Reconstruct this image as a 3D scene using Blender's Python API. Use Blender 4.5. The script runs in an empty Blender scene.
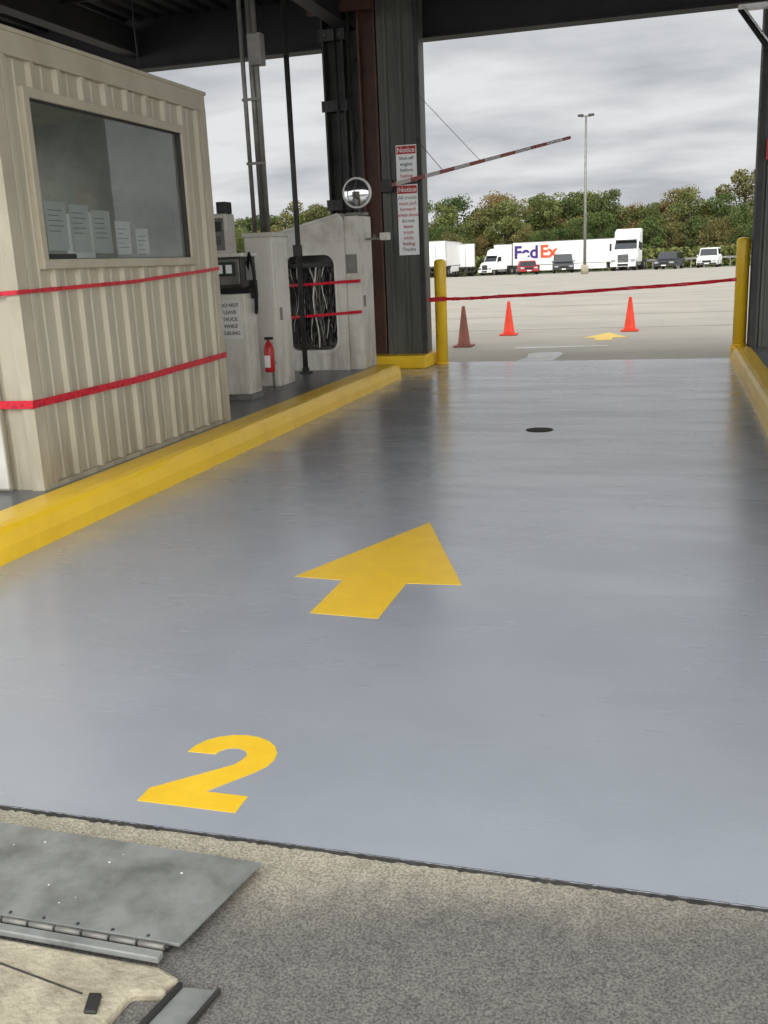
import bpy, bmesh, math, random
from mathutils import Vector as V, Matrix, Euler
random.seed(7)
sc=bpy.context.scene
sc.view_settings.view_transform='Standard'
# ---------------------------------------------------------------- materials
def srgb(r,g,b):
    return tuple(((c/255)/12.92 if c/255<=.04045 else ((c/255+.055)/1.055)**2.4) for c in (r,g,b))+(1,)
def nd(nt,t,**k):
    n=nt.nodes.new(t)
    for a,b in k.items(): setattr(n,a,b)
    return n
def mat(name,col,rough=.6,metal=0,col2=None,scale=4,stretch=(1,1,1),lo=.35,hi=.65,bump=0,bscale=40,spec=.5,detail=6,grime=None):
    m=bpy.data.materials.new(name); m.use_nodes=True; nt=m.node_tree
    b=nt.nodes['Principled BSDF']; L=nt.links
    c=srgb(*col)
    b.inputs['Roughness'].default_value=rough; b.inputs['Metallic'].default_value=metal
    b.inputs['Specular IOR Level'].default_value=spec
    if col2 is None: col2=tuple(max(0,x*.9) for x in col)
    geo=nd(nt,'ShaderNodeNewGeometry')
    mp=nd(nt,'ShaderNodeMapping'); mp.inputs['Scale'].default_value=stretch
    L.new(geo.outputs['Position'],mp.inputs[0])
    n=nd(nt,'ShaderNodeTexNoise'); n.inputs['Scale'].default_value=scale; n.inputs['Detail'].default_value=detail
    n.inputs['Roughness'].default_value=.62
    L.new(mp.outputs[0],n.inputs[0])
    mr=nd(nt,'ShaderNodeMapRange'); mr.inputs[1].default_value=lo; mr.inputs[2].default_value=hi
    L.new(n.outputs[0],mr.inputs[0])
    mx=nd(nt,'ShaderNodeMix',data_type='RGBA'); mx.inputs[6].default_value=c; mx.inputs[7].default_value=srgb(*col2)
    L.new(mr.outputs[0],mx.inputs[0]); last=mx.outputs[2]
    if grime:   # (z0,z1,colour): dirt climbing from z0 up to z1 with ragged streaks
        z0,z1,gc=grime
        sp=nd(nt,'ShaderNodeSeparateXYZ'); L.new(geo.outputs['Position'],sp.inputs[0])
        gm=nd(nt,'ShaderNodeMapping'); gm.inputs['Scale'].default_value=(4,4,.7); L.new(geo.outputs['Position'],gm.inputs[0])
        gn=nd(nt,'ShaderNodeTexNoise'); gn.inputs['Scale'].default_value=2.; gn.inputs['Detail'].default_value=6; L.new(gm.outputs[0],gn.inputs[0])
        r=nd(nt,'ShaderNodeMapRange'); r.inputs[1].default_value=z1; r.inputs[2].default_value=z0; L.new(sp.outputs[2],r.inputs[0])
        q=nd(nt,'ShaderNodeMath',operation='MULTIPLY'); L.new(r.outputs[0],q.inputs[0])
        g2=nd(nt,'ShaderNodeMapRange'); g2.inputs[1].default_value=.3; g2.inputs[2].default_value=.75; L.new(gn.outputs[0],g2.inputs[0]); L.new(g2.outputs[0],q.inputs[1])
        gx=nd(nt,'ShaderNodeMix',data_type='RGBA'); gx.inputs[7].default_value=srgb(*gc); L.new(q.outputs[0],gx.inputs[0]); L.new(last,gx.inputs[6]); last=gx.outputs[2]
    L.new(last,b.inputs['Base Color'])
    if bump:
        n2=nd(nt,'ShaderNodeTexNoise'); n2.inputs['Scale'].default_value=bscale; n2.inputs['Detail'].default_value=4
        L.new(geo.outputs['Position'],n2.inputs[0])
        bp=nd(nt,'ShaderNodeBump'); bp.inputs['Strength'].default_value=bump; bp.inputs['Distance'].default_value=.01
        L.new(n2.outputs[0],bp.inputs['Height']); L.new(bp.outputs[0],b.inputs['Normal'])
    return m
M={}
M['yellow']=mat('yellow_paint',(248,204,46),.34,col2=(236,188,38),scale=3,lo=.45,hi=.75,bump=.25,bscale=14)
M['ymark']=mat('yellow_marking',(244,200,52),.34,col2=(236,190,46),scale=8)
M['beige']=mat('beige_siding',(192,184,163),.5,col2=(176,167,145),scale=1.6,stretch=(1,2,.4),lo=.4,hi=.75,grime=(.2,1.1,(136,127,106)))
M['beige2']=mat('beige_trim',(194,185,163),.5,col2=(178,168,146),scale=3,grime=(.2,.9,(130,121,102)))
M['white']=mat('white_enamel',(222,219,209),.4,col2=(196,191,178),scale=3,lo=.45,hi=.8,grime=(.2,1.2,(150,143,128)))
M['whitec']=mat('clean_white',(236,235,231),.4,col2=(224,223,219))
M['cabinet']=mat('cabinet_fiberglass',(212,208,198),.5,col2=(172,166,152),scale=4,lo=.48,hi=.8,grime=(.2,1.2,(138,132,119)))
M['dsteel']=mat('dark_steel',(66,65,61),.55,metal=.2,col2=(44,43,41),scale=3)
M['vdark']=mat('dark_deck',(36,34,34),.7,col2=(24,23,24),scale=2)
M['ggreen']=mat('column_cladding',(98,98,88),.5,col2=(72,73,66),scale=2,stretch=(1,1,.3))
M['rust']=mat('primer_channel',(98,64,50),.6,col2=(70,47,40),scale=3)
M['galv']=mat('galvanised_pipe',(138,136,128),.45,metal=.3,col2=(108,106,100),scale=6)
M['black']=mat('black_rubber',(24,24,25),.6)
M['red']=mat('red_tape',(215,26,48),.4,col2=(165,16,38),scale=30,lo=.5,hi=.6)
M['redp']=mat('red_paint',(190,30,30),.4)
M['orange']=mat('cone_orange',(245,74,42),.5,col2=(230,62,34))
M['cone_old']=mat('cone_dirty',(160,96,78),.6,col2=(122,78,64))
M['paper']=mat('paper',(250,251,249),.7,col2=(240,243,240))
M['ink']=mat('ink',(100,100,100),.7)
M['purple']=mat('purple_print',(60,30,120),.5)
M['orangep']=mat('orange_print',(240,80,20),.5)
M['carglass']=mat('car_glass',(30,34,38),.1)
M['tyre']=mat('tyre',(28,28,28),.8)
M['chrome']=mat('chrome',(180,180,180),.25,metal=.9)
M['carred']=mat('car_red',(170,30,35),.3)
M['cardark']=mat('car_dark',(38,42,44),.3)
M['interior']=mat('booth_interior',(176,180,168),.7,col2=(150,155,144))
M['plate']=mat('steel_plate',(150,151,146),.45,metal=.2,col2=(112,113,108),scale=7,lo=.4,hi=.7,bump=.3,bscale=12)
M['oldconc']=mat('old_concrete',(186,176,152),.85,col2=(148,138,117),scale=8,bump=.6,bscale=60)
M['trunk']=mat('bark',(74,62,50),.9)
M['grass']=mat('grass',(86,104,58),.9,col2=(66,82,48),scale=1)
M['chan']=mat('islandgray',(118,121,124),.32,col2=(94,97,100),scale=1.6,bump=.2,bscale=10)
M['joint']=mat('joint_black',(34,33,30),.8,col2=(58,56,50),scale=30)
M['ljoint']=mat('lot_joint',(134,128,116),.8)
M['screen']=mat('lcd',(60,70,66),.2)

def floor_mat():
    m=mat('floor_gray_epoxy',(162,166,172),.24,col2=(151,155,161),scale=.9,lo=.35,hi=.7,spec=.55)
    nt=m.node_tree; L=nt.links; b=nt.nodes['Principled BSDF']
    geo=nd(nt,'ShaderNodeNewGeometry')
    mp=nd(nt,'ShaderNodeMapping'); mp.inputs['Scale'].default_value=(.6,1.4,1); mp.inputs['Location'].default_value=(.13,.27,.43)
    L.new(geo.outputs['Position'],mp.inputs[0])
    n=nd(nt,'ShaderNodeTexNoise'); n.inputs['Scale'].default_value=2.2; n.inputs['Detail'].default_value=0
    L.new(mp.outputs[0],n.inputs[0])
    b1=nd(nt,'ShaderNodeBump'); b1.inputs['Strength'].default_value=.2; b1.inputs['Distance'].default_value=.016
    L.new(n.outputs[0],b1.inputs['Height']); L.new(b1.outputs[0],b.inputs['Normal'])
    mq=nd(nt,'ShaderNodeMapping'); mq.inputs['Scale'].default_value=(.5,2.2,1); mq.inputs['Location'].default_value=(.3,.1,.37); L.new(geo.outputs['Position'],mq.inputs[0])
    n3=nd(nt,'ShaderNodeTexNoise'); n3.inputs['Scale'].default_value=1.4; n3.inputs['Detail'].default_value=4; L.new(mq.outputs[0],n3.inputs[0])
    r=nd(nt,'ShaderNodeMapRange'); r.inputs[1].default_value=.35; r.inputs[2].default_value=.68
    r.inputs[3].default_value=.2; r.inputs[4].default_value=.34
    L.new(n3.outputs[0],r.inputs[0]); L.new(r.outputs[0],b.inputs['Roughness'])
    b.inputs['Coat Weight'].default_value=.45; b.inputs['Coat Roughness'].default_value=.2
    L.new(b1.outputs[0],b.inputs['Coat Normal'])
    return m
M['floor']=floor_mat()
def apron_mat():
    m=bpy.data.materials.new('weathered_apron'); m.use_nodes=True; nt=m.node_tree; L=nt.links; b=nt.nodes['Principled BSDF']
    geo=nd(nt,'ShaderNodeNewGeometry')
    sep=nd(nt,'ShaderNodeSeparateXYZ'); L.new(geo.outputs['Position'],sep.inputs[0])
    n=nd(nt,'ShaderNodeTexNoise'); n.inputs['Scale'].default_value=2.2; n.inputs['Detail'].default_value=8; L.new(geo.outputs['Position'],n.inputs[0])
    a=nd(nt,'ShaderNodeMath',operation='MULTIPLY_ADD'); a.inputs[1].default_value=.4; L.new(n.outputs[0],a.inputs[0]); L.new(sep.outputs[1],a.inputs[2])
    s=nd(nt,'ShaderNodeMath',operation='MULTIPLY_ADD'); s.inputs[1].default_value=-.22; L.new(sep.outputs[0],s.inputs[0]); L.new(a.outputs[0],s.inputs[2])
    mr=nd(nt,'ShaderNodeMapRange',interpolation_type='SMOOTHSTEP'); mr.inputs[1].default_value=2.3; mr.inputs[2].default_value=2.66; L.new(s.outputs[0],mr.inputs[0])
    f=nd(nt,'ShaderNodeTexNoise'); f.inputs['Scale'].default_value=150; f.inputs['Detail'].default_value=4; L.new(geo.outputs['Position'],f.inputs[0])
    r1=nd(nt,'ShaderNodeMapRange'); r1.inputs[1].default_value=.35; r1.inputs[2].default_value=.65; L.new(f.outputs[0],r1.inputs[0])
    d=nd(nt,'ShaderNodeMix',data_type='RGBA'); d.inputs[6].default_value=srgb(84,82,78); d.inputs[7].default_value=srgb(132,128,120); L.new(r1.outputs[0],d.inputs[0])
    l=nd(nt,'ShaderNodeMix',data_type='RGBA'); l.inputs[6].default_value=srgb(136,129,110); l.inputs[7].default_value=srgb(192,184,164); L.new(r1.outputs[0],l.inputs[0])
    mx=nd(nt,'ShaderNodeMix',data_type='RGBA'); L.new(mr.outputs[0],mx.inputs[0]); L.new(d.outputs[2],mx.inputs[6]); L.new(l.outputs[2],mx.inputs[7])
    st=nd(nt,'ShaderNodeTexNoise'); st.inputs['Scale'].default_value=14; st.inputs['Detail'].default_value=9; st.inputs['Roughness'].default_value=.75; L.new(geo.outputs['Position'],st.inputs[0])
    sr=nd(nt,'ShaderNodeMapRange'); sr.inputs[1].default_value=.35; sr.inputs[2].default_value=.65; sr.inputs[3].default_value=.78; sr.inputs[4].default_value=1.08; L.new(st.outputs[0],sr.inputs[0])
    ms=nd(nt,'ShaderNodeMix',data_type='RGBA',blend_type='MULTIPLY'); ms.inputs[0].default_value=1; L.new(mx.outputs[2],ms.inputs[6]); L.new(sr.outputs[0],ms.inputs[7])
    v=nd(nt,'ShaderNodeTexVoronoi'); v.inputs['Scale'].default_value=55; L.new(geo.outputs['Position'],v.inputs[0])
    vr=nd(nt,'ShaderNodeMapRange'); vr.inputs[1].default_value=.08; vr.inputs[2].default_value=.22; vr.inputs[3].default_value=.5; vr.inputs[4].default_value=1; L.new(v.outputs[0],vr.inputs[0])
    mm=nd(nt,'ShaderNodeMix',data_type='RGBA',blend_type='MULTIPLY'); mm.inputs[0].default_value=.65; L.new(ms.outputs[2],mm.inputs[6]); L.new(vr.outputs[0],mm.inputs[7])
    L.new(mm.outputs[2],b.inputs['Base Color']); b.inputs['Roughness'].default_value=.85
    bp=nd(nt,'ShaderNodeBump'); bp.inputs['Strength'].default_value=.6; bp.inputs['Distance'].default_value=.004
    L.new(f.outputs[0],bp.inputs['Height']); L.new(bp.outputs[0],b.inputs['Normal'])
    return m
M['apron']=apron_mat()
M['lot']=mat('lot_concrete',(168,161,147),.75,col2=(149,143,131),scale=.35,stretch=(1,1.6,1),lo=.3,hi=.7,bump=.3,bscale=30)
def glass_mat():
    m=bpy.data.materials.new('window_glass'); m.use_nodes=True; nt=m.node_tree; L=nt.links
    nt.nodes.remove(nt.nodes['Principled BSDF']); out=nt.nodes['Material Output']
    t=nd(nt,'ShaderNodeBsdfTransparent'); t.inputs[0].default_value=(.88,.92,.89,1)
    d=nd(nt,'ShaderNodeBsdfDiffuse'); d.inputs[0].default_value=(.6,.63,.6,1)
    geo=nd(nt,'ShaderNodeNewGeometry'); n=nd(nt,'ShaderNodeTexNoise'); n.inputs['Scale'].default_value=3; n.inputs['Detail'].default_value=7; L.new(geo.outputs[0],n.inputs[0])
    r=nd(nt,'ShaderNodeMapRange'); r.inputs[1].default_value=.3; r.inputs[2].default_value=.7; r.inputs[3].default_value=.05; r.inputs[4].default_value=.12; L.new(n.outputs[0],r.inputs[0])
    m0=nd(nt,'ShaderNodeMixShader'); L.new(r.outputs[0],m0.inputs[0]); L.new(t.outputs[0],m0.inputs[1]); L.new(d.outputs[0],m0.inputs[2])
    g=nd(nt,'ShaderNodeBsdfGlossy'); g.inputs['Roughness'].default_value=.02
    lw=nd(nt,'ShaderNodeFresnel'); lw.inputs[0].default_value=1.75
    mx=nd(nt,'ShaderNodeMixShader'); L.new(lw.outputs[0],mx.inputs[0]); L.new(m0.outputs[0],mx.inputs[1]); L.new(g.outputs[0],mx.inputs[2])
    L.new(mx.outputs[0],out.inputs[0]); return m
M['glass']=glass_mat()
def emis():
    m=bpy.data.materials.new('added_fill_glow'); m.use_nodes=True; b=m.node_tree.nodes['Principled BSDF']; b.inputs['Emission Color'].default_value=(1,.98,.93,1); b.inputs['Emission Strength'].default_value=6; return m  # glow for the fill strip added inside the booth
M['fill_glow']=emis()
def stripe_mat():
    m=mat('arm_stripes',(225,222,218),.5); nt=m.node_tree; L=nt.links; b=nt.nodes['Principled BSDF']
    geo=nd(nt,'ShaderNodeNewGeometry'); sp=nd(nt,'ShaderNodeSeparateXYZ'); L.new(geo.outputs[0],sp.inputs[0])
    w=nd(nt,'ShaderNodeMath',operation='MULTIPLY'); w.inputs[1].default_value=2.2; L.new(sp.outputs[0],w.inputs[0])
    fr=nd(nt,'ShaderNodeMath',operation='FRACT'); L.new(w.outputs[0],fr.inputs[0])
    gt=nd(nt,'ShaderNodeMath',operation='GREATER_THAN'); gt.inputs[1].default_value=.5; L.new(fr.outputs[0],gt.inputs[0])
    mx=nd(nt,'ShaderNodeMix',data_type='RGBA'); mx.inputs[6].default_value=srgb(178,172,168); mx.inputs[7].default_value=srgb(142,74,70)
    L.new(gt.outputs[0],mx.inputs[0]); L.new(mx.outputs[2],b.inputs['Base Color']); return m
M['stripes']=stripe_mat()
def leaf_mat():
    m=bpy.data.materials.new('foliage'); m.use_nodes=True; nt=m.node_tree; L=nt.links; b=nt.nodes['Principled BSDF']
    oi=nd(nt,'ShaderNodeObjectInfo'); cr=nd(nt,'ShaderNodeValToRGB'); L.new(oi.outputs['Random'],cr.inputs[0])
    e=cr.color_ramp.elements; e[0].color=srgb(76,90,50); e[1].color=srgb(132,112,72)
    for p,c in ((.2,(94,108,60)),(.4,(72,86,50)),(.6,(112,116,66)),(.75,(84,96,56)),(.88,(110,106,64))):
        x=e.new(p); x.color=srgb(*c)
    geo=nd(nt,'ShaderNodeNewGeometry'); n=nd(nt,'ShaderNodeTexNoise'); n.inputs['Scale'].default_value=.8; L.new(geo.outputs[0],n.inputs[0])
    mr=nd(nt,'ShaderNodeMapRange'); mr.inputs[1].default_value=.3; mr.inputs[2].default_value=.7; mr.inputs[3].default_value=.7; mr.inputs[4].default_value=1.25; L.new(n.outputs[0],mr.inputs[0])
    mx=nd(nt,'ShaderNodeMix',data_type='RGBA',blend_type='MULTIPLY'); mx.inputs[0].default_value=1; L.new(cr.outputs[0],mx.inputs[6]); L.new(mr.outputs[0],mx.inputs[7])
    L.new(mx.outputs[2],b.inputs['Base Color']); b.inputs['Roughness'].default_value=.85; b.inputs['Specular IOR Level'].default_value=.1
    return m
M['leaf']=leaf_mat()
# ---------------------------------------------------------------- helpers
def root(name,loc=(0,0,0),rz=0,local=False):
    e=bpy.data.objects.new(name,None); sc.collection.objects.link(e); e.empty_display_size=.2
    e.location=loc; e.rotation_euler=(0,0,rz); e['local']=1 if local else 0
    return e
def fin(ob,m,parent=None,bevel=0,smooth=False):
    sc.collection.objects.link(ob)
    if m is not None: ob.data.materials.append(M[m])
    if smooth and hasattr(ob.data,'polygons'):
        for p in ob.data.polygons: p.use_smooth=True
    if bevel:
        b=ob.modifiers.new('bev','BEVEL'); b.width=bevel; b.segments=2; b.limit_method='ANGLE'
    if parent is not None:
        ob.parent=parent
        if not parent['local']: ob.matrix_parent_inverse=Matrix.Translation(-V(parent.location))
    return ob
def mesh(name,vs,fs,m,parent=None,bevel=0,smooth=False):
    me=bpy.data.meshes.new(name); me.from_pydata([tuple(v) for v in vs],[],fs); me.validate()
    bm=bmesh.new(); bm.from_mesh(me); bmesh.ops.recalc_face_normals(bm,faces=bm.faces); bm.to_mesh(me); bm.free()
    return fin(bpy.data.objects.new(name,me),m,parent,bevel,smooth)
def box(name,x0,x1,y0,y1,z0,z1,m,parent=None,bevel=0):
    vs=[(x,y,z) for z in (z0,z1) for y in (y0,y1) for x in (x0,x1)]
    fs=[(0,2,3,1),(4,5,7,6),(0,1,5,4),(2,6,7,3),(0,4,6,2),(1,3,7,5)]
    return mesh(name,vs,fs,m,parent,bevel)
def prism(name,pts,ax,a0,a1,m,parent=None,bevel=0):
    def mk(p,a):
        return {'x':(a,p[0],p[1]),'y':(p[0],a,p[1]),'z':(p[0],p[1],a)}[ax]
    n=len(pts); vs=[mk(p,a0) for p in pts]+[mk(p,a1) for p in pts]
    fs=[tuple(range(n)),tuple(range(2*n-1,n-1,-1))]+[(i,(i+1)%n,n+(i+1)%n,n+i) for i in range(n)]
    return mesh(name,vs,fs,m,parent,bevel)
def tube(name,pts,r,m,parent=None,seg=12,r2=None):
    vs=[];fs=[];pts=[V(p) for p in pts]; n=len(pts)
    up=V((0,0,1))
    for i,p in enumerate(pts):
        d=(pts[min(i+1,n-1)]-pts[max(i-1,0)]).normalized()
        a=d.cross(up)
        if a.length<.05: a=d.cross(V((1,0,0)))
        a.normalize(); b=d.cross(a)
        rr=r if r2 is None else r+(r2-r)*i/(n-1)
        for k in range(seg):
            t=2*math.pi*k/seg; vs.append(p+a*rr*math.cos(t)+b*rr*math.sin(t))
    for i in range(n-1):
        for k in range(seg):
            fs.append((i*seg+k,i*seg+(k+1)%seg,(i+1)*seg+(k+1)%seg,(i+1)*seg+k))
    fs.append(tuple(range(seg))); fs.append(tuple(range(n*seg-1,(n-1)*seg-1,-1)))
    ob=mesh(name,vs,fs,m,parent)
    for p in ob.data.polygons:
        if len(p.vertices)==4: p.use_smooth=True
    return ob
def lathe(name,prof,c,m,parent=None,seg=28):
    vs=[];fs=[]
    for r,z in prof:
        for k in range(seg):
            t=2*math.pi*k/seg; vs.append((c[0]+r*math.cos(t),c[1]+r*math.sin(t),c[2]+z))
    for i in range(len(prof)-1):
        for k in range(seg): fs.append((i*seg+k,i*seg+(k+1)%seg,(i+1)*seg+(k+1)%seg,(i+1)*seg+k))
    fs.append(tuple(range(seg))); fs.append(tuple(range(len(prof)*seg-1,(len(prof)-1)*seg-1,-1)))
    ob=mesh(name,vs,fs,m,parent)
    for p in ob.data.polygons:
        if len(p.vertices)==4: p.use_smooth=True
    return ob
def ribbon(name,pts,w,m,parent=None,sub=14,sag=0.,twist=.0):
    vs=[];fs=[];P=[V(p) for p in pts];path=[]
    for i in range(len(P)-1):
        for k in range(sub):
            t=k/sub; q=P[i].lerp(P[i+1],t); q.z-=sag*4*t*(1-t); path.append(q)
    path.append(P[-1])
    for i,q in enumerate(path):
        a=twist*math.sin(i*.9)
        vs.append(q+V((0,math.sin(a)*w/2,math.cos(a)*w/2))); vs.append(q-V((0,math.sin(a)*w/2,math.cos(a)*w/2)))
    for i in range(len(path)-1): fs.append((2*i,2*i+1,2*i+3,2*i+2))
    return mesh(name,vs,fs,m,parent)
def text(name,s,size,loc,rot,m,parent=None,ext=.002,align='CENTER',bold=.012):
    c=bpy.data.curves.new(name,'FONT'); c.body=s; c.size=size; c.extrude=ext; c.align_x=align; c.align_y='CENTER'; c.offset=size*bold
    t=bpy.data.objects.new(name+'_tmp',c); sc.collection.objects.link(t)
    bpy.context.view_layer.update()
    me=bpy.data.meshes.new_from_object(t.evaluated_get(bpy.context.evaluated_depsgraph_get()))
    bpy.data.objects.remove(t)
    me.transform(Matrix.Translation(loc)@Euler(rot).to_matrix().to_4x4())
    me.materials.clear()
    return fin(bpy.data.objects.new(name,me),m,parent)

# ---------------------------------------------------------------- camera
f=970;H=1.62
Yc=V((291,-262,970)).normalized(); Xc=V((3250,106,-970)).normalized()
Xc=(Xc-Yc*Xc.dot(Yc)).normalized(); Zc=Xc.cross(Yc)
R=V((Xc.x,Yc.x,Zc.x)); U=-V((Xc.y,Yc.y,Zc.y)); B=-V((Xc.z,Yc.z,Zc.z))
cam=bpy.data.cameras.new('camera'); co=bpy.data.objects.new('camera',cam); sc.collection.objects.link(co)
co.matrix_world=Matrix(((R.x,U.x,B.x,0),(R.y,U.y,B.y,0),(R.z,U.z,B.z,H),(0,0,0,1)))
cam.sensor_fit='VERTICAL'; cam.sensor_height=24; cam.sensor_width=18; cam.lens=24*f/1024; cam.clip_end=1000
sc.camera=co
# ---------------------------------------------------------------- world : overcast
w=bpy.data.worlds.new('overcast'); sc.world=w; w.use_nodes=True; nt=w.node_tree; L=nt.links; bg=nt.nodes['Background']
tc=nd(nt,'ShaderNodeTexCoord'); sp=nd(nt,'ShaderNodeSeparateXYZ'); L.new(tc.outputs['Generated'],sp.inputs[0])
za=nd(nt,'ShaderNodeMath',operation='ABSOLUTE'); L.new(sp.outputs[2],za.inputs[0])
zd=nd(nt,'ShaderNodeMath',operation='ADD'); zd.inputs[1].default_value=.2; L.new(za.outputs[0],zd.inputs[0])
dv=nd(nt,'ShaderNodeVectorMath',operation='DIVIDE'); L.new(tc.outputs['Generated'],dv.inputs[0])
cb=nd(nt,'ShaderNodeCombineXYZ')
for i in range(3): L.new(zd.outputs[0],cb.inputs[i])
L.new(cb.outputs[0],dv.inputs[1])
n=nd(nt,'ShaderNodeTexNoise'); n.inputs['Scale'].default_value=1.7; n.inputs['Detail'].default_value=5; n.inputs['Distortion'].default_value=.1; n.inputs['Roughness'].default_value=.52
mpw=nd(nt,'ShaderNodeMapping'); mpw.inputs['Scale'].default_value=(.9,1.3,1); mpw.inputs['Location'].default_value=(.6,.3,0)
L.new(dv.outputs[0],mpw.inputs[0]); L.new(mpw.outputs[0],n.inputs[0])
cr=nd(nt,'ShaderNodeValToRGB'); L.new(n.outputs[0],cr.inputs[0])
cr.color_ramp.elements[0].position=.34; cr.color_ramp.elements[0].color=srgb(184,188,193)
cr.color_ramp.elements[1].position=.60; cr.color_ramp.elements[1].color=srgb(228,229,230)
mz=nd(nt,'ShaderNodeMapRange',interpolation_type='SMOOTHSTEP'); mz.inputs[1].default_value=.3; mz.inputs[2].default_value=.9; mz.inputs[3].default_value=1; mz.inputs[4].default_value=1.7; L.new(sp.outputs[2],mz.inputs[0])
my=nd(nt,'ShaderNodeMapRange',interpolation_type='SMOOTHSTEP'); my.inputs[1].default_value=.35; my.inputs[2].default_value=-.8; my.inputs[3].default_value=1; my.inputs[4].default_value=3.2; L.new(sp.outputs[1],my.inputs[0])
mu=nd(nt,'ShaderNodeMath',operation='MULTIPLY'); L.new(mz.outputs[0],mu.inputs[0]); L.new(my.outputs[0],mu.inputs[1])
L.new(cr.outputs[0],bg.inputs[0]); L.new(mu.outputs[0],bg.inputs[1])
sl=bpy.data.lights.new('sun','SUN'); sl.energy=1.0; sl.color=(1,.97,.92); sl.angle=math.radians(70); so=bpy.data.objects.new('sun',sl); sc.collection.objects.link(so)
so.rotation_euler=(V((-.5,.7,-.5))).to_track_quat('-Z','Y').to_euler(); so.location=(8,-10,12)

# ---------------------------------------------------------------- ground
Y0,Y1=2.29,15.66
def plane(name,x0,x1,y0,y1,z,m,th=.1): return box(name,x0,x1,y0,y1,z-th,z,m)
plane('floor',-3.74,.86,Y0,Y1,0,'floor',.3)
plane('floor.001',-20,-8.0,Y0,Y1,0,'floor',.3)
plane('floor.002',2.6,14,Y0,Y1,0,'floor',.3)
box('apron_ground',-30,30,-30,Y0-.008,-.4,-.005,'apron')
box('floor_joint',-30,30,Y0-.008,Y0+.002,-.3,-.004,'joint')
vs=[];fs=[]
N=420
for i in range(N+1):
    x=-4+6*i/N; a=.002+.003*random.random(); b=.005+.012*random.random()
    vs+=[(x,Y0-b,-.0042),(x,Y0+a,.0006)]
for i in range(N): fs.append((2*i,2*i+2,2*i+3,2*i+1))
mesh('joint_sealant',vs,fs,'joint')
ys=[(Y1,-.005),(60,-.005),(90,-.01),(100,-.11),(132,-.66),(150,-.9)]
vs=[];fs=[]
for y,z in ys: vs+=[(-160,y,z),(120,y,z)]
for i in range(len(ys)-1): fs.append((2*i,2*i+1,2*i+3,2*i+2))
mesh('parking_lot_ground',vs,fs,'lot')
mesh('grass_ground',[(-160,138,-.7),(120,138,-.7),(120,240,1.5),(-160,240,1.5)],[(0,1,2,3)],'grass')
for sy in (22.6,27.5,33,41):
    box('lot_joint',-30,20,sy-.012,sy+.012,-.004,.0,'ljoint')

# ---------------------------------------------------------------- markings
def arrow(name,ox,oy,s=1.,sy=1.):
    P=[(0,1.18),(.455,0),(.165,-.02),(.165,-.54),(-.185,-.52),(-.185,-.02),(-.465,0)]
    return prism(name,[(ox+x*s,oy+y*s*sy) for x,y in P],'z',-.002,.0015,'ymark')
arrow('painted_arrow_marking',-1.455,4.64)
arrow('painted_arrow_marking',-1.28,19.9,.95,1.15)
pts=[]
cx,cy=.49,.69
for k in range(0,13):
    a=math.radians(182-k*(182+35)/12); pts.append((cx+.46*math.cos(a),cy+.31*math.sin(a)))
pts+=[(.55,.2),(.97,.2),(.97,0),(0,0),(0,.16),(.60,.57)]
for k in range(0,9):
    a=math.radians(-20+k*(202)/8); pts.append((cx+.16*math.cos(a),cy+.11*math.sin(a)))
W2,H2=.35,.48
prism('painted_number_marking',[(-1.588+x*W2,2.41+y*H2) for x,y in pts],'z',-.002,.0015,'ymark')
d=root('drain_cover',(-1.2,9.27,0)); lathe('lid',[(.13,-.002),(.13,.003),(.115,.005),(.0,.005)],(-1.2,9.27,0),'joint',d)
M['patch']=mat('white_patch',(205,206,204),.6,col2=(182,180,172),scale=3)
prism('paint_patch',[(-2.4,15.68),(-1.82,15.68),(-1.80,16.2),(-1.76,16.75),(-1.85,17.05),(-2.2,17.1),(-2.36,16.8),(-2.3,16.2)],'z',-.004,.001,'patch')
prism('paint_patch',[(-2.75,17.85),(-1.9,17.95),(-1.1,18.1),(-1.1,18.2),(-1.9,18.22),(-2.8,18.1)],'z',-.004,.001,'patch')

# ---------------------------------------------------------------- islands & curbs
def curb(name,x0,ya,yb,xin):
    s=-1 if x0<0 else 1
    prof=[(x0,-.02),(x0+s*.012,.09),(x0+s*.04,.165),(x0+s*.07,.195),(x0+s*.12,.205),(xin,.203),(xin,-.02)]
    vs=[];fs=[];n=len(prof);K=40
    for k in range(K+1):
        y=ya+(yb-ya)*k/K
        for i,(x,z) in enumerate(prof):
            j=(random.random()-.5)*.008 if 0<i<n-1 else 0
            vs.append((x+j,y,z+j*.5))
    for k in range(K):
        for i in range(n-1): fs.append((k*n+i,k*n+i+1,(k+1)*n+i+1,(k+1)*n+i))
    fs.append(tuple(range(n))); fs.append(tuple(range((K+1)*n-1,K*n-1,-1)))
    return mesh(name,vs,fs,'yellow')
curb('curb_left',-3.72,2.9,13.5,-4.05)
curb('curb_right',.83,2.9,15.38,1.1)
box('floor_island_left',-8.0,-4.04,2.9,13.5,-.1,.2,'chan')
box('floor_island_right',1.09,2.6,2.9,15.66,-.1,.2,'chan')
box('curb_end_right',.84,1.09,15.38,15.66,-.1,.2,'yellow')
box('floor_left_end',-8.0,-3.74,13.5,15.66,-.2,0,'floor')
box('curb_block',-5.6,-3.66,14.75,15.62,0,.2,'yellow',None,.02)

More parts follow.
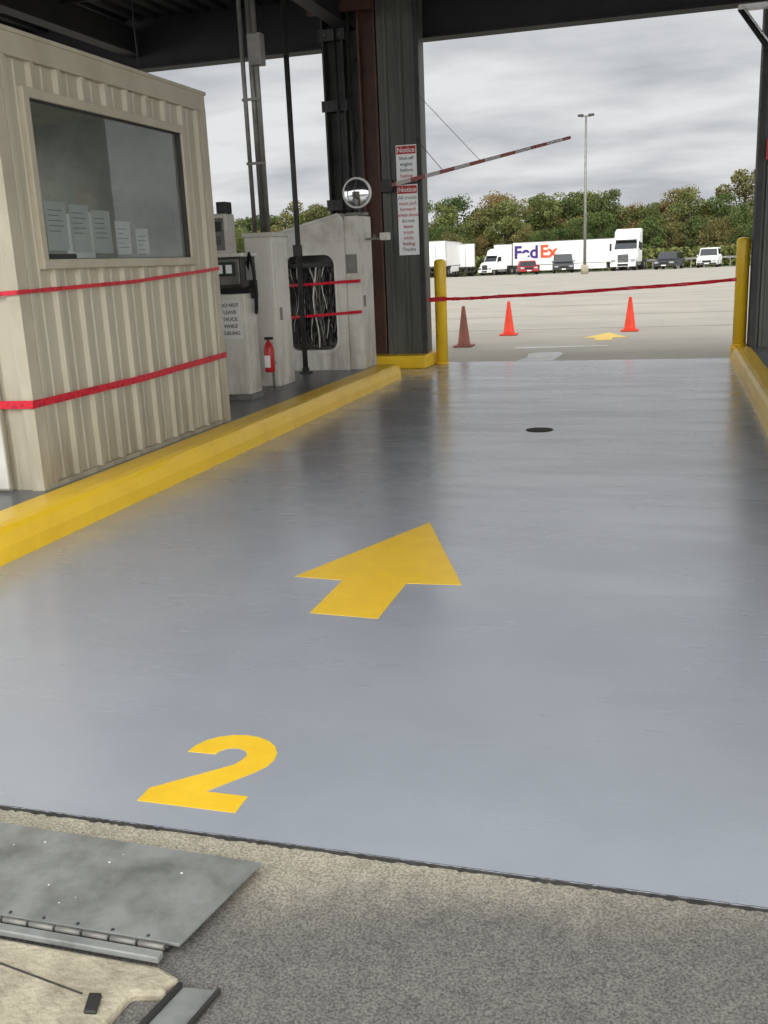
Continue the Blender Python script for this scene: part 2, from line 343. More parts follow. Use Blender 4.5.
# ---------------------------------------------------------------- booth
bx=-4.14; by0,by1=5.6,8.54; bz0,bz1=.2,3.04; xb=-6.7
bo=root('guard_booth',(-5.4,7.1,.2))
wy0,wy1,wz0,wz1=5.92,8.06,1.73,2.78
def ribpanel(name,axis,a0,a1,z0,z1,c,sgn,parent,m='beige',start=None,pitch=.3,rib=.034):
    prof=[(a0,0)]
    k=(start if start is not None else a0)+.12
    while k<a1:
        for da,h in ((-.035,0),(-.02,rib),(.02,rib),(.035,0),(.13,0),(.14,.008),(.155,.008),(.165,0)):
            if a0<k+da<a1: prof.append((k+da,h))
        k+=pitch
    prof.append((a1,0)); vs=[];fs=[]
    for a,h in prof:
        for z in (z0,z1):
            vs.append((c+sgn*h,a,z) if axis=='y' else (a,c+sgn*h,z))
    for i in range(len(prof)-1): fs.append((2*i,2*i+2,2*i+3,2*i+1))
    return mesh(name,vs,fs,m,parent)
S=by0
ribpanel('siding_front_a','y',by0,wy0,bz0,bz1,bx,1,bo,start=S)
ribpanel('siding_front_b','y',wy1,by1,bz0,bz1,bx,1,bo,start=S)
ribpanel('siding_front_c','y',wy0,wy1,bz0,wz0,bx,1,bo,start=S)
ribpanel('siding_front_d','y',wy0,wy1,wz1,bz1,bx,1,bo,start=S)
ribpanel('siding_near','x',xb,bx,bz0,bz1,by0,-1,bo)
ribpanel('siding_far','x',xb,bx,bz0,bz1,by1,1,bo)
box('wall_inner_a',bx-.1,bx-.02,by0+.02,wy0,bz0,bz1,'interior',bo)
box('wall_inner_b',bx-.1,bx-.02,wy1,by1-.02,bz0,bz1,'interior',bo)
box('wall_inner_c',bx-.1,bx-.02,wy0,wy1,bz0,wz0,'interior',bo)
box('wall_inner_d',bx-.1,bx-.02,wy0,wy1,wz1,bz1,'interior',bo)
box('wall_inner_near',xb,bx-.02,by0+.02,by0+.1,bz0,bz1,'interior',bo)
box('wall_inner_far',xb,bx-.02,by1-.1,by1-.02,bz0,bz1,'interior',bo)
box('wall_back_a',xb,xb+.1,by0,by1,bz0,1.5,'interior',bo)
box('wall_back_b',xb,xb+.1,by0,by1,2.75,bz1,'interior',bo)
box('wall_back_c',xb,xb+.1,by0,5.95,1.5,2.75,'interior',bo)
box('wall_back_d',xb,xb+.1,8.2,by1,1.5,2.75,'interior',bo)
box('mullion',xb,xb+.1,7.0,7.08,1.5,2.75,'beige2',bo)
box('booth_floor',xb,bx-.02,by0+.02,by1-.02,.2,.24,'interior',bo)
box('roof_slab',xb-.06,bx+.045,by0-.06,by1+.02,3.0,3.16,'beige2',bo,.01)
box('roof_cap',xb-.08,bx+.058,by0-.08,by1+.032,3.14,3.17,'beige2',bo,.006)
for yy,nm in ((by0,'n'),(by1,'f')):
    a=yy-.035 if nm=='n' else yy-.08; box('corner_trim_'+nm,bx-.05,bx+.038,a,a+.115,bz0,bz1,'beige2',bo,.004)
box('base_trim',bx-.02,bx+.042,by0,by1,.2,.232,'beige2',bo)
fw=.055
box('frame_top',bx-.03,bx+.05,wy0-fw,wy1+fw,wz1-.01,wz1+fw,'beige2',bo,.006)
box('frame_bottom',bx-.03,bx+.055,wy0-fw,wy1+fw,wz0-fw,wz0+.01,'beige2',bo,.006)
box('frame_left',bx-.03,bx+.05,wy0-fw,wy0+.01,wz0,wz1,'beige2',bo,.006)
box('frame_right',bx-.03,bx+.05,wy1-.01,wy1+fw,wz0,wz1,'beige2',bo,.006)
box('gasket_a',bx-.02,bx+.03,wy0,wy1,wz0,wz0+.015,'dsteel',bo)
box('gasket_b',bx-.02,bx+.03,wy0,wy1,wz1-.015,wz1,'dsteel',bo)
box('gasket_c',bx-.02,bx+.03,wy0,wy0+.015,wz0,wz1,'dsteel',bo)
box('gasket_d',bx-.02,bx+.03,wy1-.015,wy1,wz0,wz1,'dsteel',bo)
mesh('window_glass',[(bx,wy0,wz0),(bx,wy1,wz0),(bx,wy1,wz1),(bx,wy0,wz1)],[(0,1,2,3)],'glass',bo)
for i,(a,b,z0,z1) in enumerate([(6.02,6.27,1.80,2.13),(6.31,6.55,1.79,2.12),(6.59,6.84,1.78,2.09),(6.90,7.12,1.77,2.02),(7.2,7.4,1.77,1.97)]):
    box('paper_%d'%i,bx-.006,bx-.004,a,b,z0,z1,'paper',bo)
    for k in range(5): box('paper_line_%d_%d'%(i,k),bx-.004,bx-.003,a+.03,b-.03-random.random()*.08,z1-.06-k*.035,z1-.056-k*.035,'ink',bo)
box('desk',-4.9,-4.28,6.0,8.3,1.0,1.05,'interior',bo)
box('monitor',-4.75,-4.7,6.7,7.2,1.25,1.8,'black',bo,.01)
box('shelf_cabinet',-6.55,-6.1,5.75,6.3,.25,2.3,'white',bo)
box('wall_notice',-5.6,-5.3,by1-.115,by1-.1,1.7,2.2,'paper',bo)
box('added_fill_fixture',-6.3,-6.1,6.2,8.0,2.93,2.99,'whitec',bo); box('added_fill_tube',-6.28,-6.12,6.25,7.95,2.92,2.93,'fill_glow',bo)  # made-up ceiling light, added to brighten the booth interior behind the glass
box('door_jamb',-5.5,-4.36,by0-.06,by0-.02,.2,2.35,'beige2',bo,.005)
box('door_leaf',-5.42,-4.44,by0-.075,by0-.05,.24,2.28,'beige',bo,.005)
box('door_kick',-5.4,-4.34,by0-.1,by0-.07,.22,.74,'white',bo,.01)
tp=root('caution_tape',(bx+.05,7,1.5))
xt=bx+.045
ribbon('tape_upper',[(xt,5.55,1.535),(xt,7.0,1.56),(xt,8.58,1.635)],.03,'red',tp,twist=.5)
ribbon('tape_lower',[(xt,5.55,.80),(xt,7.0,.80),(xt,8.58,.835)],.055,'red',tp,twist=.4)
ribbon('tape_near_upper',[(xb,5.55,1.45),(xt,5.55,1.535)],.03,'red',tp)
ribbon('tape_near_lower',[(xb,5.55,.78),(xt,5.55,.80)],.055,'red',tp)

# ---------------------------------------------------------------- fuel pump
fp=root('fuel_pump',(-4.63,10.2,.2))
box('base',-4.88,-4.47,9.93,10.27,.2,.26,'galv',fp)
box('body',-4.88,-4.48,9.95,10.25,.26,1.36,'white',fp,.015)
box('body_panel',-4.85,-4.51,9.935,9.95,.3,1.3,'white',fp,.008)
box('side_panel',-4.48,-4.47,9.99,10.21,.3,1.3,'cabinet',fp,.004)
box('neck',-4.84,-4.5,9.98,10.22,1.36,1.42,'black',fp)
box('head',-4.95,-4.46,9.9,10.27,1.42,1.76,'dsteel',fp,.02)
box('head_bezel',-4.92,-4.49,9.885,9.9,1.46,1.73,'galv',fp,.008)
box('head_display',-4.88,-4.53,9.878,9.886,1.55,1.70,'screen',fp)
for k in range(3): box('digit_row_%d'%k,-4.86+k*.11,-4.79+k*.11,9.872,9.879,1.58,1.67,'paper',fp)
box('head_side_display',-4.46,-4.452,9.98,10.2,1.5,1.70,'screen',fp)
box('head_cap',-4.97,-4.44,9.88,10.29,1.75,1.79,'white',fp,.008)
box('notice_plate',-4.78,-4.53,9.925,9.934,.88,1.30,'whitec',fp)
for i,s in enumerate(['DO NOT','LEAVE','TRUCK','WHILE','FUELING']):
    text('notice_text_%d'%i,s,.055,(-4.655,9.921,1.24-i*.075),(math.pi/2,0,0),'ink',fp,.001)
tube('hose',[(-4.47,10.05,1.6),(-4.41,10.0,1.78),(-4.37,10.0,1.6),(-4.37,10.02,1.35),(-4.39,10.05,1.2),(-4.42,10.1,1.15),(-4.44,10.16,1.2),(-4.44,10.18,1.35),(-4.45,10.18,1.5)],.02,'black',fp,8)
box('nozzle_holster',-4.47,-4.42,10.1,10.2,1.3,1.5,'dsteel',fp,.01)
pt=root('card_terminal',(-5.0,10.8,.2))
box('post',-5.16,-5.02,10.75,10.9,.2,1.85,'galv',pt)
box('housing',-5.22,-4.98,10.7,10.95,1.78,2.25,'cabinet',pt,.02)
box('terminal_face',-5.20,-5.01,10.69,10.70,1.84,2.2,'galv',pt,.005)
box('terminal_screen',-5.17,-5.04,10.683,10.69,2.05,2.16,'screen',pt)
box('keypad',-5.16,-5.06,10.683,10.69,1.9,2.0,'ink',pt)
box('camera_box',-5.10,-4.98,10.72,10.9,2.25,2.38,'dsteel',pt,.01)
# ---------------------------------------------------------------- electrical cabinet
ec=root('electrical_cabinet',(-4.7,11.4,.2))
box('body',-4.95,-4.6,11.1,11.6,.2,1.98,'white',ec,.015)
box('lid',-4.97,-4.58,11.08,11.62,1.98,2.03,'cabinet',ec,.008)
box('door_panel',-4.60,-4.59,11.16,11.55,.3,1.9,'white',ec,.004)
box('front_panel',-4.92,-4.63,11.09,11.10,.3,1.9,'white',ec,.004)
box('latch',-4.59,-4.57,11.2,11.24,1.0,1.15,'galv',ec)
fe=root('fire_extinguisher',(-4.58,10.75,.2))
lathe('cylinder',[(.05,0),(.06,.02),(.06,.28),(.04,.33),(.02,.36),(.02,.38)],(-4.58,10.75,.42),'redp',fe,16)
box('label',-4.615,-4.545,10.682,10.69,.48,.62,'whitec',fe)
box('handle',-4.62,-4.52,10.73,10.77,.80,.83,'black',fe)
tube('stand_post',[(-4.58,10.84,.2),(-4.58,10.84,.75)],.015,'galv',fe,8); box('bracket',-4.62,-4.54,10.8,10.84,.5,.54,'galv',fe); box('stand_foot',-4.66,-4.5,10.76,10.9,.2,.215,'galv',fe)
# ---------------------------------------------------------------- conduits
cd=root('conduit_riser',(-4.8,11.2,2.04))
tube('pipe_a',[(-4.84,11.2,2.04),(-4.84,11.2,5.4)],.026,'galv',cd)
tube('pipe_b',[(-4.75,11.25,2.04),(-4.75,11.25,5.4)],.036,'galv',cd)
tube('pipe_c',[(-4.67,11.2,2.04),(-4.67,11.2,5.4)],.028,'galv',cd)
box('junction_box',-4.73,-4.56,11.1,11.22,3.86,4.2,'galv',cd,.01)
for z in (2.8,3.5,4.6): box('strap_%d'%int(z*10),-4.87,-4.63,11.16,11.18,z,z+.03,'galv',cd)
rp=root('riser_pipe',(-4.80,12.5,.2))
tube('pipe',[(-4.80,12.5,.2),(-4.80,12.5,5.4)],.035,'dsteel',rp)
lathe('flange',[(.09,0),(.09,.02),(.05,.03),(.05,.08)],(-4.80,12.5,.2),'dsteel',rp,16)
box('valve',-4.85,-4.75,12.42,12.52,1.75,1.9,'dsteel',rp,.01)
# ---------------------------------------------------------------- hose/cable cabinet with rounded opening
hc=root('hose_reel_cabinet',(-4.6,13.1,.2))
outer=[(-5.35,.2),(-4.28,.2),(-4.28,2.22),(-4.36,2.27),(-5.26,2.06),(-5.35,1.98)]
ox0,ox1,oz0,oz1=-5.16,-4.44,.48,1.76; rr=.14
inner=[]
for cxx,czz,a0 in ((ox1-rr,oz0+rr,-90),(ox1-rr,oz1-rr,0),(ox0+rr,oz1-rr,90),(ox0+rr,oz0+rr,180)):
    for k in range(6):
        a=math.radians(a0+k*18); inner.append((cxx+rr*math.cos(a),czz+rr*math.sin(a)))
def ringplate(name,outer,inner,y0,y1,m,parent):
    bm=bmesh.new()
    def loop(P,y):
        vs=[bm.verts.new((x,y,z)) for x,z in P]; es=[bm.edges.new((vs[i],vs[(i+1)%len(vs)])) for i in range(len(vs))]; return vs,es
    A,ea=loop(outer,y0); Bv,eb=loop(inner,y0)
    r=bmesh.ops.triangle_fill(bm,use_beauty=True,edges=ea+eb)
    faces=[g for g in r['geom'] if isinstance(g,bmesh.types.BMFace)]
    e=bmesh.ops.extrude_face_region(bm,geom=faces)
    for v in [g for g in e['geom'] if isinstance(g,bmesh.types.BMVert)]: v.co.y=y1
    bmesh.ops.recalc_face_normals(bm,faces=bm.faces)
    me=bpy.data.meshes.new(name); bm.to_mesh(me); bm.free()
    return fin(bpy.data.objects.new(name,me),m,parent)
ringplate('front_panel',outer,inner,12.88,12.93,'cabinet',hc)
inner2=[((x-(-4.8))*1.1-4.8,(z-1.12)*1.06+1.12) for x,z in inner]
ringplate('opening_rim',inner2,inner,12.86,12.885,'white',hc)
prism('back_panel',outer,'y',13.47,13.5,'cabinet',hc)
prism('right_side',[(-4.28,.2),(-4.08,.2),(-4.08,2.25),(-4.28,2.25)],'y',12.9,13.49,'cabinet',hc,.01)
box('left_side',-5.35,-5.31,12.93,13.47,.2,1.99,'cabinet',hc)
prism('roof',[(-5.35,1.96),(-5.26,2.04),(-4.36,2.25),(-4.28,2.2),(-4.28,2.23),(-4.36,2.29),(-5.27,2.08),(-5.37,1.99)],'y',12.86,13.5,'cabinet',hc)
box('bottom',-5.32,-4.28,12.93,13.47,.2,.48,'cabinet',hc)
box('dark_lining',-5.30,-4.29,13.38,13.46,.5,1.9,'galv',hc)
box('latch',-4.075,-4.06,13.0,13.05,1.05,1.2,'galv',hc)
box('label_plate',-4.27,-4.12,12.888,12.9,1.5,1.75,'galv',hc)
box('header_shelf',-5.28,-4.3,12.95,13.35,1.60,1.66,'dsteel',hc)
for i in range(80):
    x=-5.12+.64*random.random(); y=12.95+.38*random.random(); pts=[]
    ph=random.random()*6; zt=1.62; zb=.5+.25*random.random(); am=.02+.04*random.random()
    for k in range(9):
        pts.append((x+am*math.sin(k*.8+ph),y+.02*math.sin(k+ph),zt-k*(zt-zb)/8))
    tube('cable_%d'%i,pts,.006+.007*random.random(),random.choice(['black','dsteel','galv','galv','white']),hc,6)
ribbon('tape_a',[(-5.35,12.84,1.36),(-4.06,12.84,1.40)],.04,'red',hc,twist=.3)
ribbon('tape_b',[(-5.2,12.84,.93),(-4.06,12.84,.99)],.04,'red',hc,twist=.3)
cm=root('convex_mirror',(-4.12,13.1,2.25))
M['mirror']=mat('mirror_face',(215,217,215),.08,metal=.95,col2=(205,207,205),scale=14)
def disc(name,cx,y,cz,r,prof,m,p,seg=32):
    vs=[];fs=[]
    for rr_,dy in prof:
        for k in range(seg):
            t=2*math.pi*k/seg; vs.append((cx+rr_*r*math.cos(t),y+dy,cz+rr_*r*math.sin(t)))
    for i in range(len(prof)-1):
        for k in range(seg): fs.append((i*seg+k,i*seg+(k+1)%seg,(i+1)*seg+(k+1)%seg,(i+1)*seg+k))
    fs.append(tuple(range(seg))); fs.append(tuple(range(len(prof)*seg-1,(len(prof)-1)*seg-1,-1)))
    return mesh(name,vs,fs,m,p,smooth=True)
disc('mirror_bowl',-4.10,12.95,2.54,.2,[(1,.05),(1,.02),(.92,0),(.9,.01)],'whitec',cm)
disc('mirror_dome',-4.10,12.95,2.54,.185,[(1,.01),(.9,-.003),(.75,-.016),(.55,-.029),(.3,-.038),(.08,-.041)],'mirror',cm)
tube('stem',[(-4.10,13.05,2.28),(-4.10,13.05,2.5),(-4.10,12.99,2.54)],.02,'galv',cm)
box('foot',-4.26,-4.0,12.95,13.15,2.255,2.29,'galv',cm,.005)
mb=root('meter_bracket',(-3.95,13.2,1.95)); box('arm',-4.08,-3.8,13.2,13.23,1.93,1.96,'galv',mb); box('meter',-3.86,-3.74,13.15,13.28,1.92,2.02,'white',mb,.01)
tube('rod',[(-3.95,13.2,1.93),(-3.95,13.2,2.0)],.02,'galv',mb)

# ---------------------------------------------------------------- left compound column
cl=root('steel_column',(-4.6,15.4,.2))
def ibeam(pref,x0,x1,y0,y1,z0,z1,m,p,t=.03):
    box(pref+'_flange_a',x0,x0+t,y0,y1,z0,z1,m,p); box(pref+'_flange_b',x1-t,x1,y0,y1,z0,z1,m,p)
    box(pref+'_web',x0+t,x1-t,(y0+y1)/2-t/2,(y0+y1)/2+t/2,z0,z1,m,p)
ibeam('main',-5.24,-4.9,15.15,15.55,.2,5.4,'dsteel',cl)
box('dark_recess',-4.9,-4.66,15.42,15.5,.2,5.4,'ggreen',cl)
ibeam('channel',-4.66,-4.38,15.1,15.4,.2,5.4,'rust',cl)
ribpanel('cladding','x',-4.36,-3.75,.2,5.4,15.12,-1,cl,m='ggreen',pitch=.235,rib=.03)
box('cladding_core',-4.36,-3.75,15.13,15.55,.2,5.4,'ggreen',cl)
box('corner_angle',-3.79,-3.72,15.08,15.15,.2,5.4,'dsteel',cl)
for z in (1.1,2.45,3.9,4.9):
    box('plate_%d'%int(z*10),-5.28,-4.86,15.13,15.15,z,z+.16,'dsteel',cl)
    for k in range(2): lathe('bolt_%d_%d'%(int(z*10),k),[(.015,0),(.015,.02)],(-5.18+k*.24,15.12,z+.07),'galv',cl,8)
tube('conduit_a',[(-4.80,15.1,.2),(-4.80,15.1,5.4)],.03,'dsteel',cl)
tube('conduit_b',[(-5.0,15.1,2.2),(-5.0,15.1,5.4)],.018,'black',cl)
tube('loose_wire',[(-4.65,15.0,4.6),(-4.8,15.0,4.1),(-4.7,15.0,3.5),(-4.85,15.0,3.0),(-4.8,15.0,2.4)],.012,'black',cl,6)
box('cap_timber',-5.4,-4.4,15.0,15.1,5.25,5.4,'rust',cl)
def sign(x0,x1,z0,z1,lines):
    s=root('notice_sign',((x0+x1)/2,15.05,z0))
    box('board',x0,x1,15.065,15.075,z0,z1,'paper',s)
    box('header',x0+.01,x1-.01,15.058,15.066,z1-.13,z1-.015,'redp',s)
    text('header_text','Notice',.1,((x0+x1)/2,15.055,z1-.075),(math.pi/2,0,0),'whitec',s,.001)
    for i,l in enumerate(lines): text('line_%d'%i,l,.075,((x0+x1)/2,15.058,z1-.19-i*.085),(math.pi/2,0,0),'redp' if len(l)%2 else 'ink',s,.001,bold=0)
sign(-4.11,-3.79,2.80,3.33,['Shut off','engine','before','fueling'])
sign(-4.11,-3.79,1.72,2.76,['All trucks','must pull','forward','when done','do not','leave','truck','while','fueling','Thanks'])
ba=root('barrier_arm',(-4.3,15.0,2.9))
prism('boom',[(-4.22,2.72),(-4.22,2.78),(-1.48,3.265),(-1.48,3.225)],'y',14.95,14.99,'stripes',ba)
box('pivot_block',-4.34,-4.16,14.94,15.08,2.66,2.84,'dsteel',ba,.01)
tube('guy_wire_a',[(-3.72,15.07,4.0),(-2.78,14.97,3.0)],.0045,'galv',ba,6)
tube('guy_wire_b',[(-3.8,15.06,3.42),(-3.35,14.97,2.9)],.005,'rust',ba,6)

# ---------------------------------------------------------------- right column
cr_=root('steel_column',(1.5,15.5,.2))
box('core',1.1,2.4,15.25,15.6,.2,5.4,'dsteel',cr_)
ribpanel('cladding','x',1.1,2.4,.2,5.4,15.24,-1,cr_,m='ggreen',pitch=.25)
box('corner_angle',1.07,1.15,15.2,15.28,.2,5.4,'dsteel',cr_)
box('side_flange',1.07,1.1,15.24,15.6,.2,5.4,'vdark',cr_)
rs=root('exit_sign',(1.3,15.18,2.8)); box('board',1.17,1.5,15.17,15.19,2.78,3.06,'redp',rs); text('lettering','EXIT',.1,(1.335,15.165,2.92),(math.pi/2,0,0),'whitec',rs)
br=root('wall_bracket_arm',(1.1,15,4.4)); 
tube('bar',[(.74,15.1,4.72),(1.3,15.1,3.95)],.035,'vdark',br,8); tube('conduit',[(.78,15.05,4.73),(1.32,15.05,4.0)],.014,'whitec',br,8)
box('mount',.72,1.2,15.05,15.2,4.7,4.76,'whitec',br)

# ---------------------------------------------------------------- bollards
def bollard(x,y,z0,z1):
    b=root('bollard',(x,y,z0)); r=.095
    lathe('post',[(r,0),(r,z1-z0-.06),(r*.93,z1-z0-.03),(r*.7,z1-z0-.008),(.02,z1-z0)],(x,y,z0),'yellow',b,24)
    lathe('base_collar',[(r+.012,0),(r+.012,.02),(r,.03)],(x,y,z0),'yellow',b,24)
bollard(-3.55,15.4,0,1.64); bollard(.955,15.5,.2,1.76)
ct=root('caution_tape',(-1.3,15.3,1.1))
ribbon('tape_span_left',[(-3.72,15.28,1.02),(-3.45,15.28,1.03)],.07,'red',ct)
ribbon('tape_span',[(-3.5,15.28,1.03),(-2.6,15.28,1.04),(-.6,15.28,1.1),(.87,15.36,1.17)],.055,'red',ct,sag=.01,twist=.7)
def cone(x,y,m,h=.71):
    c=root('traffic_cone',(x,y,0))
    box('base',x-.18,x+.18,y-.18,y+.18,0,.035,m,c,.01)
    lathe('body',[(.135,.03),(.12,.06),(.032,h-.02),(.03,h)],(x,y,0),m,c,20)
cone(-3.83,18.5,'cone_old',.76); cone(-3.38,21.1,'orange'); cone(-.87,21.5,'orange')

# ---------------------------------------------------------------- roof structure
rf=root('ceiling',(0,9,5.6))
vs=[];fs=[];xx=-20
prof=[]
while xx<14:
    prof+= [(xx,5.62),(xx+.12,5.62),(xx+.15,5.68),(xx+.27,5.68)]; xx+=.3
for x,z in prof: vs+=[(x,2.0,z),(x,15.8,z)]
for i in range(len(prof)-1): fs.append((2*i,2*i+2,2*i+3,2*i+1))
mesh('deck',vs,fs,'vdark',rf)
box('roof_top',-20,14,1.9,15.9,5.7,5.8,'vdark',rf)
for y in (2.2,4.1,6,7.9,9.8,11.7,13.5): box('purlin_%d'%int(y*10),-20,14,y-.04,y+.04,5.42,5.62,'vdark',rf)
for x in (-13,-8.6,-4.9,1.6,6.5,13): 
    box('rafter_web_%d'%int(x*10),x-.02,x+.02,2,15.6,5.1,5.5,'vdark',rf); box('rafter_flange_%d'%int(x*10),x-.12,x+.12,2,15.6,5.07,5.1,'vdark',rf)
box('header_web',-20,14,15.62,15.68,4.92,5.7,'vdark',rf); box('header_flange',-20,14,15.5,15.8,4.87,4.9,'vdark',rf)
box('fascia_near',-20,14,1.9,2.0,5.1,5.8,'dsteel',rf)
tube('hanging_wire',[(-6.5,11.8,5.6),(-6.52,11.8,4.6),(-6.5,11.8,4.0)],.01,'black',rf,6)

# ---------------------------------------------------------------- trees
def tree_mesh(seed,h,w_):
    rnd=random.Random(seed); vs=[];fs=[];mi=[]
    seg=8
    for i,(z,r) in enumerate([(0,.28),(h*.35,.2),(h*.7,.1)]):
        for k in range(seg):
            t=2*math.pi*k/seg; vs.append((r*math.cos(t)+.1*i*math.sin(seed),r*math.sin(t),z))
    for i in range(2):
        for k in range(seg): fs.append((i*seg+k,i*seg+(k+1)%seg,(i+1)*seg+(k+1)%seg,(i+1)*seg+k)); mi.append(1)
    blobs=[]
    for i in range(24):
        z=h*(.12+.78*rnd.random()); rad=w_*.5*math.sin(math.pi*min(1,max(.15,(z/h)*.8+.15)))
        a=rnd.random()*6.28; q=rad*rnd.random()**.6
        blobs.append((q*math.cos(a),q*math.sin(a),z,w_*(.11+.13*rnd.random())))
    for bx_,by_,bz_,br_ in blobs:
        for j in range(250):
            d=V((rnd.gauss(0,1),rnd.gauss(0,1),rnd.gauss(0,1))).normalized()*br_*(.55+.6*rnd.random())
            c=V((bx_,by_,bz_))+V((d.x,d.y,d.z*.85)); s=.08+.10*rnd.random()
            u=V((rnd.gauss(0,1),rnd.gauss(0,1),rnd.gauss(0,1))).normalized(); v=u.cross(V((rnd.gauss(0,1),rnd.gauss(0,1),rnd.gauss(0,1)))).normalized()
            n0=len(vs); vs+= [tuple(c-u*s),tuple(c-v*s*.8),tuple(c+u*s),tuple(c+v*s*.8)]; fs.append((n0,n0+1,n0+2,n0+3)); mi.append(0)
    me=bpy.data.meshes.new('tree_mesh_%d'%seed); me.from_pydata(vs,[],fs); me.materials.append(M['leaf']); me.materials.append(M['trunk'])
    me.polygons.foreach_set('material_index',mi); return me
TM=[tree_mesh(i,10+1.2*(i%3),5.5+.9*(i%4)) for i in range(6)]
def gz(y): return -.7 if y<138 else -.7+(y-138)/102*2.2
for row,(yy,sc0,dx) in enumerate([(146,.66,2.7),(152,.82,2.8),(161,.98,3.2),(170,1.02,3.8)]):
    x=-115
    while x<45:
        o=bpy.data.objects.new('tree',random.choice(TM)); sc.collection.objects.link(o)
        y=yy+random.uniform(-2.5,2.5); s=sc0*random.uniform(.72,1.2)
        o.location=(x+random.uniform(-1,1),y,gz(y)-.2); o.rotation_euler=(0,0,random.random()*6.28); o.scale=(s*1.15,s*1.15,s)
        x+=dx*random.uniform(.75,1.25)
def hedge():
    rnd=random.Random(3);vs=[];fs=[]
    for i in range(26000):
        c=V((rnd.uniform(-105,45),rnd.uniform(140,142.5),-.5+2.4*rnd.random()**1.3)); s=.15+.16*rnd.random()
        u=V((rnd.gauss(0,1),rnd.gauss(0,1),rnd.gauss(0,1))).normalized(); v=u.cross(V((rnd.gauss(0,1),rnd.gauss(0,1),rnd.gauss(0,1)))).normalized()
        n0=len(vs); vs+=[c-u*s,c-v*s,c+u*s,c+v*s]; fs.append((n0,n0+1,n0+2,n0+3))
    me=bpy.data.meshes.new('hedge'); me.from_pydata([tuple(v) for v in vs],[],fs); fin(bpy.data.objects.new('hedge',me),'leaf')
hedge()
lp=root('parking_lot_light_pole',(-7.2,85,0))
tube('pole',[(-7.2,85,0),(-7.2,85,12.4)],.14,'galv',lp,12,.08)
lathe('footing',[(.32,0),(.32,.7),(.28,.75)],(-7.2,85,0),'oldconc',lp,16)
box('crossarm',-7.6,-6.8,84.95,85.05,12.3,12.42,'galv',lp)
box('lamp_head_a',-7.85,-7.4,84.8,85.2,12.36,12.52,'dsteel',lp,.03); box('lamp_head_b',-7.0,-6.55,84.8,85.2,12.36,12.52,'dsteel',lp,.03)
# ---------------------------------------------------------------- vehicles (local coords: front faces -Y)
def wheel(p,x,y,r,wd,nm):
    tube(nm,[(x-wd/2,y,r),(x+wd/2,y,r)],r,'tyre',p,20); tube(nm+'_hub',[(x-wd/2-.01,y,r),(x+wd/2+.01,y,r)],r*.5,'galv',p,12)
def semi_trailer(x,y,z,rz,length=15):
    p=root('semi_trailer',(x,y,z),rz,True)
    box('cargo_box',-1.28,1.28,0,length,1.15,4.1,'whitec',p,.03)
    for k,zz in enumerate((1.15,4.02)): box('rail_%d'%k,-1.3,1.3,-.01,length+.01,zz,zz+.08,'galv',p)
    box('rear_frame_a',-1.29,-1.2,-.03,0,1.1,4.1,'galv',p); box('rear_frame_b',1.2,1.29,-.03,0,1.1,4.1,'galv',p); box('door_seam',-.02,.02,-.02,0,1.2,4.0,'dsteel',p)
    box('underrun_guard',-1.15,1.15,-.02,.06,.5,.6,'dsteel',p); box('guard_post_a',-.7,-.6,0,.06,.55,1.15,'dsteel',p); box('guard_post_b',.6,.7,0,.06,.55,1.15,'dsteel',p)
    box('chassis',-.5,.5,.2,length-.5,.95,1.15,'dsteel',p)
    for k,yy in enumerate((1.4,2.7)):
        wheel(p,-1.0,yy,.5,.5,'wheel_l%d'%k); wheel(p,1.0,yy,.5,.5,'wheel_r%d'%k)
    box('landing_leg_a',-.95,-.83,length-3,length-2.86,.02,1.15,'galv',p); box('landing_leg_b',.83,.95,length-3,length-2.86,.02,1.15,'galv',p)
    box('side_skirt_a',-1.26,-1.22,4,length-3.5,.45,1.15,'whitec',p); box('side_skirt_b',1.22,1.26,4,length-3.5,.45,1.15,'whitec',p)
    return p
